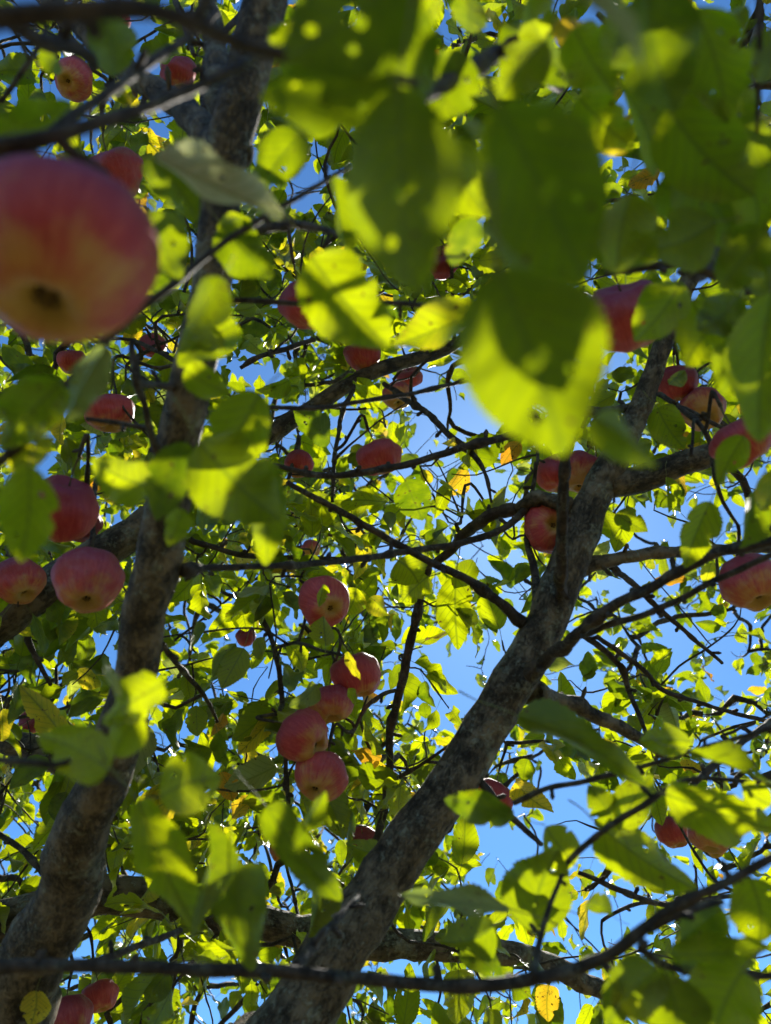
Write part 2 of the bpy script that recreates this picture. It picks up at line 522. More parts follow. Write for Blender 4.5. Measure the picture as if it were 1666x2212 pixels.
for k, (lab, _, pts) in enumerate(LIMBS):
    s_ = (0.79, 0.67)[k] if k < 2 else 0.92
    traced('limb', [(x, y, d, w * s_) for x, y, d, w in pts], lab)
# limbs are joined to the trunk below the picture
wood('limb', [FORK, FORK * 0.5 + at(-60, 2420, .98) * 0.5 + [0, 0.02, 0], at(-60, 2420, .98)], [0.085, 0.078, 0.069], nodes=False)
wood('limb', [FORK, FORK * 0.5 + at(560, 2330, .86) * 0.5 + [0, 0.02, -0.03], at(560, 2330, .86)], [0.085, 0.075, 0.067], nodes=False)
wood('limb', [FORK + [0, 0, -0.1], FORK * 0.55 + at(-220, 1500, 1.12) * 0.45 + [-0.18, 0.12, 0], at(-220, 1500, 1.12)], [0.07, 0.05, 0.034], nodes=False)
wood('limb', [FORK + [0, 0, -0.05], FORK * 0.5 + at(-200, 1990, 1.35) * 0.5 + [-0.1, 0.05, 0], at(-200, 1990, 1.35)], [0.07, 0.05, 0.037], nodes=False)

BRANCHES = [
    [(395, 1232, .745, 34), (450, 1228, .78, 20), (560, 1226, .84, 16), (700, 1216, .92, 16), (820, 1200, 1.0, 16), (900, 1188, 1.05, 17), (1000, 1172, 1.08, 18), (1090, 1140, 1.1, 17), (1150, 1090, 1.12, 22)],
    [(590, 1005, .95, 14), (640, 1018, .97, 15), (700, 1027, 1.0, 17), (800, 1018, 1.02, 17), (900, 998, 1.04, 18), (1000, 966, 1.06, 19), (1110, 942, 1.08, 19), (1230, 900, 1.10, 20), (1370, 880, 1.12, 24)],
    [(430, 900, .71, 22), (560, 880, .8, 12), (700, 880, .85, 12), (850, 855, .9, 12), (960, 832, .95, 11), (1015, 823, .98, 7)],
    [(620, 1040, 1.0, 13), (690, 1080, 1.0, 15), (760, 1120, 1.02, 17), (880, 1186, 1.04, 18), (1000, 1246, 1.04, 20), (1075, 1298, 1.04, 25), (1130, 1345, 1.04, 34)],
    [(830, 830, 1.44, 12), (890, 870, 1.32, 15), (960, 930, 1.2, 16), (1030, 990, 1.15, 15), (1052, 1030, 1.13, 9), (1062, 1085, 1.12, 7)],
    [(470, 652, .69, 20), (530, 650, .69, 15), (640, 655, .68, 14), (830, 655, .66, 13), (960, 664, .64, 12), (1030, 663, .62, 9)],
    [(1150, 1460, .98, 40), (1210, 1405, .92, 32), (1280, 1340, .86, 28), (1400, 1270, .82, 26), (1540, 1195, .78, 26), (1680, 1170, .74, 24)],
    [(1270, 1370, .9, 16), (1310, 1352, .86, 17), (1400, 1325, .80, 17), (1530, 1260, .74, 17), (1690, 1188, .68, 18)],
    [(1250, 1225, 1.09, 52), (1290, 1213, 1.09, 38), (1360, 1193, 1.1, 32), (1480, 1190, 1.12, 30), (1600, 1188, 1.16, 26), (1760, 1170, 1.2, 22)],
    [(1150, 1500, 1.03, 56), (1200, 1512, 1.05, 42), (1260, 1532, 1.07, 38), (1330, 1568, 1.1, 34), (1392, 1602, 1.12, 28), (1440, 1640, 1.14, 14)],
    [(1250, 1365, 1.1, 16), (1300, 1400, 1.14, 16), (1345, 1445, 1.16, 15), (1362, 1500, 1.16, 13), (1390, 1570, 1.14, 11), (1400, 1600, 1.12, 10)],
    [(1290, 1375, 1.12, 12), (1380, 1440, 1.16, 13), (1430, 1490, 1.18, 12), (1500, 1515, 1.2, 11), (1666, 1562, 1.25, 11)],
    [(1320, 1225, 1.12, 16), (1370, 1262, 1.18, 16), (1420, 1310, 1.2, 14), (1480, 1362, 1.22, 12), (1560, 1432, 1.25, 9)],
    [(-60, 2095, .52, 36), (0, 2092, .52, 35), (180, 2090, .52, 33), (400, 2103, .52, 34), (620, 2100, .53, 34), (850, 2118, .54, 34), (1000, 2130, .54, 34), (1180, 2115, .53, 36), (1300, 2075, .51, 34), (1420, 1990, .49, 30), (1540, 1920, .47, 26), (1700, 1835, .45, 24)],
    [(1400, 2004, .49, 30), (1470, 1975, .50, 26), (1560, 1948, .52, 18)],
    [(1380, 2045, .50, 20), (1420, 2080, .50, 21), (1500, 2100, .5, 22), (1680, 2104, .5, 22)],
    [(1210, 1290, 1.03, 26), (1207, 1240, .99, 30), (1213, 1120, .96, 30), (1220, 1020, .94, 27), (1240, 945, .92, 15)],
    [(-60, 20, .25, 64), (120, 18, .25, 58), (300, 18, .26, 50), (420, 52, .27, 44), (520, 95, .28, 40), (640, 128, .29, 38), (760, 150, .29, 34), (900, 180, .30, 24)],
    [(-40, 330, .33, 56), (60, 305, .33, 46), (180, 275, .34, 38), (300, 232, .36, 34), (400, 195, .38, 30), (500, 150, .40, 26), (560, 115, .42, 20)],
    [(40, 345, .33, 30), (150, 262, .36, 30), (250, 190, .39, 28), (330, 130, .42, 24), (410, 75, .45, 20), (470, 25, .47, 14)],
    [(30, 60, .38, 34), (90, 92, .40, 42), (150, 95, .42, 44), (195, 120, .44, 34), (205, 150, .45, 18)],
    [(0, 222, .6, 14), (30, 180, .6, 14), (75, 115, .6, 12), (100, 60, .62, 10)],
    [(-20, 1010, .42, 30), (40, 950, .42, 28), (110, 870, .43, 26), (200, 765, .44, 24), (300, 672, .45, 24), (370, 622, .46, 22), (430, 570, .48, 19), (540, 490, .5, 17), (640, 430, .52, 15), (755, 358, .55, 11)],
    [(285, 735, .62, 16), (296, 790, .62, 20), (300, 830, .62, 26), (312, 870, .64, 18), (322, 925, .66, 18), (345, 985, .7, 24)],
    [(295, 832, .62, 22), (340, 832, .65, 18), (395, 836, .70, 26)],
    [(185, 905, .66, 12), (250, 915, .67, 14), (320, 926, .67, 16)],
    [(610, 485, .62, 22), (660, 493, .6, 22), (720, 505, .58, 16), (745, 520, .57, 9)],
    [(490, 520, .68, 30), (560, 495, .65, 24), (620, 485, .62, 22)],
    [(196, 1190, .95, 12), (200, 1120, .93, 13), (204, 1050, .95, 10), (215, 1010, .98, 8)],
    [(556, 1312, 1.2, 13), (585, 1370, 1.18, 13), (603, 1440, 1.16, 14), (612, 1560, 1.15, 13), (622, 1700, 1.14, 12), (628, 1790, 1.12, 10)],
    [(930, 1215, 1.25, 22), (905, 1300, 1.25, 22), (882, 1390, 1.25, 23), (868, 1480, 1.25, 22), (845, 1600, 1.25, 20), (838, 1690, 1.24, 18), (820, 1790, 1.2, 20), (800, 1900, 1.1, 26)],
    [(865, 1490, 1.25, 10), (830, 1500, 1.22, 11), (790, 1530, 1.18, 11), (760, 1590, 1.15, 8)],
    [(718, 1085, 1.2, 9), (722, 1020, 1.2, 10), (728, 950, 1.25, 11), (745, 880, 1.35, 12), (770, 830, 1.42, 12)],
    [(830, 1700, 1.24, 10), (880, 1670, 1.22, 10), (930, 1640, 1.2, 8), (1010, 1580, 1.15, 6)],
    [(590, 1400, 1.18, 9), (640, 1390, 1.1, 9), (700, 1405, 1.05, 8), (760, 1420, 1.02, 6)],
    [(-30, 1640, .44, 22), (80, 1650, .44, 20), (160, 1665, .45, 18), (230, 1685, .46, 18), (275, 1700, .47, 12)],
    [(1110, 1735, .75, 13), (1180, 1705, .73, 14), (1290, 1682, .71, 14), (1420, 1645, .68, 13), (1500, 1620, .66, 12), (1700, 1560, .62, 12)],
    [(1220, 1870, .62, 16), (1300, 1795, .62, 17), (1380, 1745, .62, 17), (1440, 1705, .62, 16), (1520, 1680, .62, 14), (1720, 1700, .6, 14)],
    [(1150, 2110, .53, 26), (1165, 2040, .56, 18), (1190, 1950, .58, 14), (1225, 1865, .62, 12)],
    [(1040, 1690, .97, 20), (1075, 1735, .95, 17), (1120, 1780, .93, 16), (1170, 1825, .92, 12)],
    [(1250, 1885, 1.1, 11), (1310, 1910, 1.1, 14), (1370, 1935, 1.12, 15), (1430, 1950, 1.15, 13), (1480, 1950, 1.2, 11), (1600, 1930, 1.3, 10)],
    [(1300, 1990, 1.12, 9), (1370, 1955, 1.12, 9), (1440, 1950, 1.15, 9)],
    [(1643, -40, .45, 15), (1642, 80, .45, 14), (1640, 180, .46, 13), (1636, 285, .47, 9)],
    [(1290, 30, .7, 12), (1340, 90, .72, 14), (1400, 170, .74, 13), (1450, 250, .76, 14), (1490, 330, .78, 10), (1495, 400, .8, 8)],
    [(1385, 255, .9, 16), (1440, 243, .85, 14), (1500, 228, .8, 10)],
    [(1310, 590, .6, 18), (1400, 578, .6, 22), (1480, 570, .6, 26), (1530, 590, .6, 24), (1600, 612, .6, 18), (1700, 660, .62, 14)],
    [(1425, 852, 1.1, 14), (1470, 880, 1.05, 14), (1510, 915, 1.0, 13), (1535, 965, .98, 13), (1545, 1030, .97, 12), (1565, 1085, .97, 10), (1595, 1135, .97, 8)],
    [(1470, 880, 1.05, 11), (1520, 905, 1.03, 12), (1570, 930, 1.02, 10)],
    [(1500, 905, 1.0, 8), (1497, 950, .99, 8), (1493, 985, .98, 10)],
    [(1120, 1100, 1.12, 26), (1060, 1120, 1.15, 32), (1010, 1150, 1.2, 30), (980, 1180, 1.22, 24), (940, 1215, 1.25, 22)],
    [(1230, 1090, 1.08, 44), (1170, 1080, 1.10, 32), (1120, 1100, 1.12, 28)],
    [(1160, 1300, 1.06, 26), (1152, 1220, 1.1, 20), (1140, 1160, 1.12, 16), (1148, 1080, 1.12, 12), (1158, 1000, 1.12, 10)],
    [(640, 2085, .56, 26), (680, 2040, .62, 24), (730, 1985, .7, 20), (775, 1935, .76, 12)],
    [(170, 2085, .75, 16), (260, 2060, .8, 18), (340, 2030, .85, 16), (390, 2010, .9, 14)],
    [(-30, 1780, 1.2, 14), (40, 1835, 1.15, 15), (95, 1890, 1.1, 14), (150, 1940, 1.0, 12)],
    [(520, 795, 1.2, 10), (560, 770, 1.2, 12), (620, 755, 1.25, 14), (680, 735, 1.3, 12)],
    [(290, 735, 1.3, 10), (340, 760, 1.25, 12), (390, 790, 1.2, 12)],
    [(1640, 1690, 1.1, 12), (1600, 1650, 1.15, 12), (1560, 1590, 1.2, 10)],
    [(1480, 1710, .9, 14), (1560, 1640, .95, 16), (1620, 1590, 1.0, 16), (1700, 1540, 1.1, 16)],
    [(1210, 190, .6, 26), (1120, 110, .5, 40), (1000, 170, .42, 46), (900, 220, .36, 30)],
    [(410, 1165, 1.2, 16), (470, 1180, 1.22, 14), (540, 1200, 1.25, 14), (640, 1205, 1.3, 12), (800, 1210, 1.35, 10)],
    [(440, 240, .9, 26), (445, 160, .95, 22), (470, 90, 1.0, 18), (520, 30, 1.05, 14)],
    [(420, 120, .95, 12), (400, 60, 1.0, 12), (370, -20, 1.05, 10)],
    [(60, 1375, 1.1, 18), (80, 1420, 1.1, 14), (110, 1480, 1.1, 10)],
    [(350, 1390, .95, 16), (385, 1440, 1.05, 14), (440, 1500, 1.1, 12), (470, 1560, 1.12, 8)],
    [(1490, 560, .6, 36), (1510, 590, .62, 44), (1535, 560, .66, 38), (1560, 500, .72, 30), (1620, 430, .8, 26), (1700, 330, .9, 22)],
]
for b in BRANCHES:
    traced('branch', [(x, y, d, w * (0.86 if d > 0.7 else 0.84)) for x, y, d, w in b])

# ------------------------------------------------------------------ apples
def apple_mesh(seed, nu=48, nv=40, lump=1.0):
    r = np.random.default_rng(100 + seed)
    t = np.linspace(0.0, math.pi, nv)
    ph = np.arange(nu) / nu * 2 * math.pi
    h = r.uniform(0.76, 0.95)
    taper = r.uniform(0.05, 0.13)
    dc, ds = r.uniform(0.33, 0.42), r.uniform(0.26, 0.36)
    lob = r.uniform(0.02, 0.06); p0 = r.uniform(0, 6.28)
    V = []
    sx = r.uniform(-0.06, 0.06); off = Vector((seed * 7.3, 1.1, 0))
    for ti in t:
        rr = math.sin(ti) * (1 - taper * math.cos(ti)) ** 1.0
        z = -math.cos(ti) * h
        z += dc * math.exp(-(ti / 0.27) ** 2) - ds * math.exp(-((math.pi - ti) / 0.45) ** 2)
        for p in ph:
            k = 1 + lob * math.cos(5 * p + p0) * math.exp(-((ti - 0.45) / 0.5) ** 2)
            d = Vector((math.cos(p) * math.sin(ti), math.sin(p) * math.sin(ti), -math.cos(ti)))
            k *= 1 + lump * 0.15 * noise.noise(d * 1.1 + off) + lump * 0.05 * noise.noise(d * 3.0 + off)
            V.append((math.cos(p) * rr * k + sx * z, math.sin(p) * rr * k, z * k + lob * 1.2 * math.cos(5 * p + p0) * math.exp(-((ti - 0.42) / 0.22) ** 2)))
    i, j = np.meshgrid(np.arange(nv - 1), np.arange(nu), indexing='ij')
    Q = np.stack([i * nu + j, i * nu + (j + 1) % nu, (i + 1) * nu + (j + 1) % nu, (i + 1) * nu + j], -1).reshape(-1, 4)
    V = np.array(V)
    zc, zs = V[:nu, 2].mean(), V[-nu:, 2].mean()
    return mesh_from('apple', V, Q[:, ::-1], M_APPLE), zc, zs

def calyx_mesh():
    V, Fc = [], []
    n = 12
    for k in range(n):
        a = k / n * 2 * math.pi
        V.append((0.105 * math.cos(a), 0.105 * math.sin(a), -0.035))
    V.append((0, 0, 0.05))
    for k in range(n):
        Fc.append([k, (k + 1) % n, n])
    for k in range(5):
        a = k / 5 * 2 * math.pi
        c, s = math.cos(a), math.sin(a)
        b = len(V)
        w = 0.05
        for rad, ww, z in ((0.085, w, -0.02), (0.12, w * 0.9, -0.11), (0.07, w * 0.45, -0.17), (0.02, 0.004, -0.15)):
            for sg in (-1, 1):
                V.append((rad * c - sg * ww * s, rad * s + sg * ww * c, z))
        for m in range(3):
            Fc.append([b + 2 * m, b + 2 * m + 1, b + 2 * m + 3, b + 2 * m + 2])
    return mesh_from('calyx', V, Fc, M_CALYX, smooth=False)

APPLE_MESHES = [apple_mesh(s) for s in range(12)] + [apple_mesh(31, 96, 64, 0.25)]
CALYX = calyx_mesh()
_P, _R = resample([(0, 0, 0), (0.03, 0.02, 0.30), (0.10, 0.03, 0.62), (0.20, 0.02, 0.85)], [0.032, 0.026, 0.028, 0.045], 0.08)
_V, _F, _ = tube(_P, _R, 7)
STALK = mesh_from('stalk', _V, _F, M_STALK)
SPURS, APPLES = [], []

def cam_dir(x, y, z):
    """x right, y down in the picture, z towards the camera."""
    return unit(RIGHT * x - UP * y - FWD * z)

def apple(label, cx, cy, dpx, cal=(0.0, 0.4, 0.9), D=0.075, mesh=None, y=0.35, blem=0.2, squash=1.0):
    d = D * F / dpx
    p = at(cx, cy, d)
    ax = cam_dir(cal[0] * 1.25, cal[1] * 1.3, cal[2])
    # turn the axis by the angle at which this spot is seen
    ray = unit(p - CAM)
    q = Vector(FWD).rotation_difference(Vector(ray))
    ax = np.array(q @ Vector(ax))
    k = 12 if dpx > 300 else (mesh + len(APPLES) // 7 * 5) % 12
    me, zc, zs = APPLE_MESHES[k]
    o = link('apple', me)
    zl = -ax
    rot = Vector((0, 0, 1)).rotation_difference(Vector(zl)).to_matrix() @ Matrix.Rotation(RNG.uniform(0, 6.28), 3, 'Z')
    s = D / 2 / 1.03
    o.matrix_world = Matrix.Translation(Vector(p)) @ rot.to_4x4() @ Matrix.Diagonal((s, s, s * squash, 1))
    o.color = (y, RNG.uniform(0, 1), blem, 1)
    o['label'] = label
    o['category'] = 'apple'
    o['group'] = 'apples hanging in the tree'
    c = link('calyx', CALYX, o); c.location = (0, 0, zc + 0.03); c.scale = (0.85, 0.85, 0.75) if dpx < 300 else (1.35, 1.35, 1.1)
    st = link('stalk', STALK, o); st.location = (0, 0, zs - 0.02)
    m = np.array(o.matrix_world)
    tip = (m @ np.array([0.20, 0.02, zs + 0.83, 1]))[:3]
    APPLES.append((cx, cy, dpx / 2, d))
    SPURS.append((tip, unit((m @ np.array([0.3, 0, 1.0, 0]))[:3])))
    return o

AWAY = (0.1, 0.55, -0.8)
apple('very large blurred red apple filling the left edge, close to the camera', 128, 552, 422, (-0.22, 0.66, 0.9), 0.080, 6, 0.50, 0.08, 1.0)
apple('small scarred red apple with pale calyx, below the top left corner', 158, 172, 84, (-0.35, 0.1, 0.9), 0.070, 1, 0.5, 0.7)
apple('purple-red apple near the top, crossed by a dark blurred branch', 386, 158, 84, (0.1, 0.75, 0.4), 0.072, 2, 0.3)
apple('dark red apple with a blurred leaf over it, above the large near apple', 250, 378, 128, (0.3, 0.8, 0.3), 0.076, 4, 0.3, 0.4)
apple('red apple half hidden by a dark leaf, crossed by a thin dark branch', 668, 655, 128, (0.4, 0.7, 0.3), 0.076, 0, 0.45)
apple('red apple resting above the thin grey limb near the centre', 785, 768, 82, (0.2, 0.8, 0.3), 0.072, 5, 0.35)
apple('small dark red apple just right of the thin grey limb', 884, 815, 60, (0.1, 0.7, -0.3), 0.066, 2, 0.2)
apple('orange-bottomed apple half behind a leaf, above the curved bare twig', 858, 855, 66, (0.1, 0.5, 0.8), 0.066, 1, 0.8)
apple('round red apple hanging just above the thin bare branch at the centre', 820, 988, 104, (0.3, 0.75, 0.3), 0.074, 6, 0.35)
apple('small red apple between twigs beside the blurred bright leaves', 646, 1003, 66, (0.0, 0.6, 0.5), 0.066, 3, 0.3)
apple('tall dark red apple, upper of the pair beside the left limb', 143, 1098, 142, (-0.1, 0.75, -0.35), 0.076, 4, 0.28, 0.1, 1.22)
apple('dark red apple peeking out from behind the tall upper one', 178, 1132, 88, AWAY, 0.064, 2, 0.2)
apple('pink apple with yellow calyx end, lower of the pair beside the left limb', 192, 1258, 152, (-0.08, 0.78, 0.9), 0.078, 0, 0.45, 0.35)
apple('scarred pink apple at the left edge behind the slanting grey limb', 42, 1254, 108, (0.2, 0.5, 0.5), 0.070, 5, 0.5, 0.9)
apple('dark red apple with black calyx, topmost of the central column', 703, 1304, 116, (0.25, 0.20, 0.95), 0.076, 6, 0.25, 0.2)
apple('red apple behind a yellowing leaf, second in the central column', 770, 1458, 108, (0.2, 0.7, 0.2), 0.074, 3, 0.35)
apple('streaked red and yellow apple, third in the central column', 716, 1520, 104, (0.1, 0.75, 0.4), 0.070, 1, 0.7, 0.35)
apple('glossy whole red apple in front, fourth in the central column', 656, 1592, 118, (0.85, 0.60, 0.8), 0.074, 2, 0.35, 0.1)
apple('pale pink apple with black calyx, lowest of the central column', 692, 1678, 122, (-0.35, 0.80, 0.85), 0.076, 5, 0.6, 0.35)
apple('sliver of a small pink apple among leaves left of the central column', 532, 1376, 44, AWAY, 0.066, 0, 0.4)
apple('pink apple with dark calyx beside the upright twig of the thick limb', 1186, 1140, 116, (0.28, -0.15, 0.9), 0.078, 4, 0.35, 0.2)
apple('red apple left of the twig, under the big bright blurred leaf', 1203, 1022, 98, (0.2, 0.8, 0.3), 0.072, 6, 0.3)
apple('orange apple right of the twig, touching the thick limb', 1256, 1024, 102, (-0.1, 0.6, 0.6), 0.072, 1, 0.85, 0.3)
apple('crimson apple partly hidden by a blurred leaf, above the big bright leaf', 1352, 682, 170, (0.2, 0.8, -0.2), 0.078, 3, 0.22)
apple('purple-red apple behind twigs, left of the trio at the right edge', 1462, 828, 96, (0.1, 0.7, 0.2), 0.072, 2, 0.25)
apple('orange-red apple with black calyx, middle of the trio at the right edge', 1518, 885, 98, (0.2, 0.35, 0.85), 0.072, 5, 0.75, 0.4)
apple('large mauve-pink apple of the trio, above the limb end at the right edge', 1604, 950, 142, (0.5, 0.7, 0.1), 0.078, 0, 0.35)
apple('red and orange apple crossed by thin branches at the right edge', 1622, 1258, 136, (0.3, 0.6, 0.5), 0.078, 4, 0.6, 0.5)
apple('red apple hidden behind the lower thick limb with a blurred leaf before it', 1062, 1720, 98, (-0.3, 0.7, 0.2), 0.074, 6, 0.3)
apple('dark red apple, left of the streaked pair at the lower right', 1455, 1795, 76, (0.3, 0.7, 0.2), 0.070, 2, 0.3)
apple('streaked pink apple, right of the pair at the lower right', 1538, 1800, 104, (-0.05, 0.75, 0.45), 0.076, 5, 0.5, 0.3, 0.86)
apple('small yellowish apple peeking out under the streaked pink one', 1546, 1832, 44, (0, .6, .5), 0.056, 1, 0.95)
apple('red apple at the bottom left, upper of the pair', 216, 2152, 82, (0.2, 0.7, 0.3), 0.072, 3, 0.35)
apple('dark red apple at the bottom left, lower of the pair, cut by the edge', 152, 2202, 98, (0.2, 0.6, 0.4), 0.074, 0, 0.35)
apple('orange-bottomed apple behind twigs left of the upper left limb', 238, 892, 104, (0.0, 0.75, 0.4), 0.072, 6, 0.65, 0.3)
apple('small red apple beside the limb under the large near apple', 330, 747, 62, AWAY, 0.068, 1, 0.3)
apple('pink apple peeking out directly below the large near apple', 155, 782, 62, (0, .7, .3), 0.066, 4, 0.4)
apple('dim red apple among dark leaves at the lower left edge', 70, 1560, 56, AWAY, 0.066, 2, 0.15)
apple('small pink apple half hidden behind the lower left bright leaves', 612, 1832, 62, (0, .6, .5), 0.066, 5, 0.55)
apple('sliver of a red apple beside the lower part of the thick limb', 785, 1814, 58, AWAY, 0.066, 3, 0.2)
apple('yellowish apple deep in shade under the lower bright leaves', 665, 1872, 60, (0, .6, .5), 0.066, 1, 0.95)
apple('red apple glimpsed between the two big dark blurred leaves', 955, 565, 80, AWAY, 0.070, 6, 0.3)
apple('purple apple glimpsed in the gap between the big dark blurred leaves', 1022, 372, 70, AWAY, 0.068, 2, 0.15)
apple('small purple apple near the top edge above the upper left twigs', 262, 45, 42, (0.1, .7, .2), 0.066, 4, 0.2)
apple('small orange apple right of the upper left limb behind a thin branch', 672, 1186, 44, (0.1, .6, .5), 0.060, 0, 0.75)

# fruit spurs carry the apples
def grow_to(tip, direc, end, r0, r1, jitter=0.12):
    L = np.linalg.norm(end - tip)
    mid1 = tip + direc * L * 0.33 + RNG.normal(0, jitter * L * 0.2, 3)
    mid2 = tip * 0.33 + end * 0.67 + np.array([0, 0, -0.03 * L]) + RNG.normal(0, jitter * L * 0.3, 3)
    return [end, mid2, mid1, tip], [r1, (r0 + 2 * r1) / 3, (2 * r0 + r1) / 3, r0]
for tip, dr in SPURS:
    A = np.array(NODES); RA = np.array(NRAD)
    dist = np.linalg.norm(A - tip, axis=1) - RA
    dist[RA < 0.0016] += 1.0
    k = int(np.argmin(dist))
    r1 = min(0.0042, RA[k] * 0.8)
    P, R = grow_to(tip, dr, A[k], 0.0022, max(0.0026, r1))
    wood('spur', P, R)

# ------------------------------------------------------------------ leaves
def leaf_base(seed, NV, NU, bites=True, holes=0):
    """A serrated oval leaf, 1 long (Y) and 1 wide (X) before scaling; upper side +Z."""
    r = np.random.default_rng(500 + seed)
    v = np.linspace(0, 1, NV + 1)
    full = r.uniform(0.86, 1.10)
    w = np.power(np.maximum(np.sin(math.pi * np.power(v, 0.80 * full)), 0), r.uniform(0.60, 0.74)) * 0.5
    w *= 1 - 0.25 * np.power(v, 6)
    w[0] = 0.008; w[-1] = 0.004
    wl_, wr = w.copy(), w.copy()
    if NV >= 16:
        ser = np.where(np.arange(NV + 1) % 2 == 0, 1.0, 1.0 - (0.07 if NV > 20 else 0.05))
        wl_ *= ser; wr *= ser[::1]
    if bites:
        for _ in range(r.integers(0, 4)):
            v0, s, dp = r.uniform(0.2, 0.98), r.uniform(0.02, 0.06), r.uniform(0.08, 0.40)
            tgt = wl_ if r.random() < 0.5 else wr
            tgt *= 1 - dp * np.exp(-((v - v0) / s) ** 2)
        jg = 0.014
        jag = 1 + r.normal(0, jg, NV + 1); wl_ *= jag
        wr *= 1 + r.normal(0, jg, NV + 1)
    fold = r.uniform(0.0, 0.75); curl = r.uniform(-0.4, 1.3); twist = r.uniform(-1.0, 1.0)
    if seed < 8:
        fold *= 0.5; curl *= 0.5; twist *= 0.35
    side = r.uniform(-0.10, 0.10)
    rip = r.uniform(0.03, 0.11); rf = r.uniform(7, 13); rp = r.uniform(0, 6.28, 2)
    cup = r.uniform(-0.35, 0.25)
    V, UVs = [], []
    us = np.linspace(-1, 1, NU + 1)
    for i, vi in enumerate(v):
        a = curl * vi * vi * 0.5 * 1.2
        yy = vi - (curl ** 2) * vi ** 3 / 10
        zz = -curl * vi * vi * 0.38
        xo = side * math.sin(vi * math.pi)
        tw = twist * (vi - 0.3)
        for u in us:
            ww = wl_[i] if u < 0 else wr[i]
            x = u * ww
            z = fold * abs(x) + cup * x * x * 2.2 + rip * abs(u) ** 2 * math.sin(vi * rf * (1 + 0.2 * (u > 0)) + rp[int(u > 0)]) * min(1, ww * 4)
            x2 = x * math.cos(tw) - z * math.sin(tw)
            z2 = x * math.sin(tw) + z * math.cos(tw)
            x3 = x2 * (1 - 0.16 * fold)
            V.append((x3 + xo, yy - math.sin(a) * z2 * 0.5, zz + z2))
            UVs.append((0.5 + 0.5 * u * ww / 0.5, vi))
    V, UVs = np.array(V), np.array(UVs)
    i, j = np.meshgrid(np.arange(NV), np.arange(NU), indexing='ij')
    n = NU + 1
    Q = np.stack([i * n + j, i * n + j + 1, (i + 1) * n + j + 1, (i + 1) * n + j], -1).reshape(-1, 4)
    for _ in range(holes):
        hu, hv = r.uniform(0.28, 0.72), r.uniform(0.25, 0.85)
        hr = r.uniform(0.022, 0.05)
        cen = UVs[Q].mean(axis=1)
        keep = np.hypot(cen[:, 0] - hu, cen[:, 1] - hv) > hr
        Q = Q[keep]
        used = np.unique(Q)
        dd = UVs - [hu, hv]
        rr = np.hypot(dd[:, 0], dd[:, 1])
        near = (rr < hr * 1.7) & (rr > 1e-6)
        k = np.where(near, hr * 1.1 / np.maximum(rr, 1e-6), 1.0)
        k = np.clip(k, 0.75, 1.6)
        mv = dd * (k[:, None] - 1) * near[:, None]
        V[:, :2] += mv * [0.95, 1.0]
    return V, Q, UVs

def petiole_vf(seed, sides=5):
    r = np.random.default_rng(900 + seed)
    b = r.uniform(-0.12, 0.12, 2)
    P, R = resample([(0, 0.02, 0.0), (b[0] * .4, -0.14, b[1] * .5), (b[0], -0.30, b[1] - 0.03), (b[0] * 1.3, -0.42, b[1] + 0.02)], [0.010, 0.0105, 0.011, 0.016], 0.09 if sides > 3 else 0.2)
    return tube(P, R, sides)

NVAR = 16
HI, PET, LO = [], [], []
for s in range(NVAR):
    V, Q, U = leaf_base(s, 36, 12, holes=(s % 3))
    HI.append(mesh_from('leaf', V, Q, M_LEAF, uv=U, tint=np.zeros((len(V), 3))))
    pv, pf, _ = petiole_vf(s)
    PET.append(mesh_from('petiole', pv, pf, M_PETIOLE))
V, Q, U = leaf_base(5, 44, 16, bites=False, holes=4)
HI.append(mesh_from('leaf', V, Q, M_LEAF, uv=U, tint=np.zeros((len(V), 3))))
PET.append(PET[5])
LOW = []
for s in range(28):
    V, Q, U = leaf_base(200 + s, 16, 6, holes=0)
    pv, pf, _ = petiole_vf(200 + s, 3)
    # petiole and blade in one mesh
    tri = [[a + len(V) for a in f] for f in pf]
    LOW.append((np.vstack([V, pv]), Q, tri, np.vstack([U, np.tile([0.5, 0.02], (len(pv), 1))])))

def leaf_matrix(base, tip, width, nrm):
    y = tip - base
    L = np.linalg.norm(y)
    yh = y / L
    z = unit(nrm - yh * (nrm @ yh))
    x = np.cross(yh, z)
    return np.column_stack([x * width, y, z * (L * 0.6 + width * 0.4)]), base, L

leaf_count = [0]
def add_leaf(M3, base, tint, var, label=None, L=0.08):
    var = var if var == NVAR else var % NVAR
    o = link('leaf', HI[var], tree)
    m = np.eye(4); m[:3, :3] = M3; m[:3, 3] = base - BASE
    o.matrix_local = Matrix(m.tolist())
    o.color = (tint[0], tint[1], tint[2], 1)
    if label:
        o['label'] = label
    p = link('petiole', PET[var], o)
    leaf_count[0] += 1
    return o

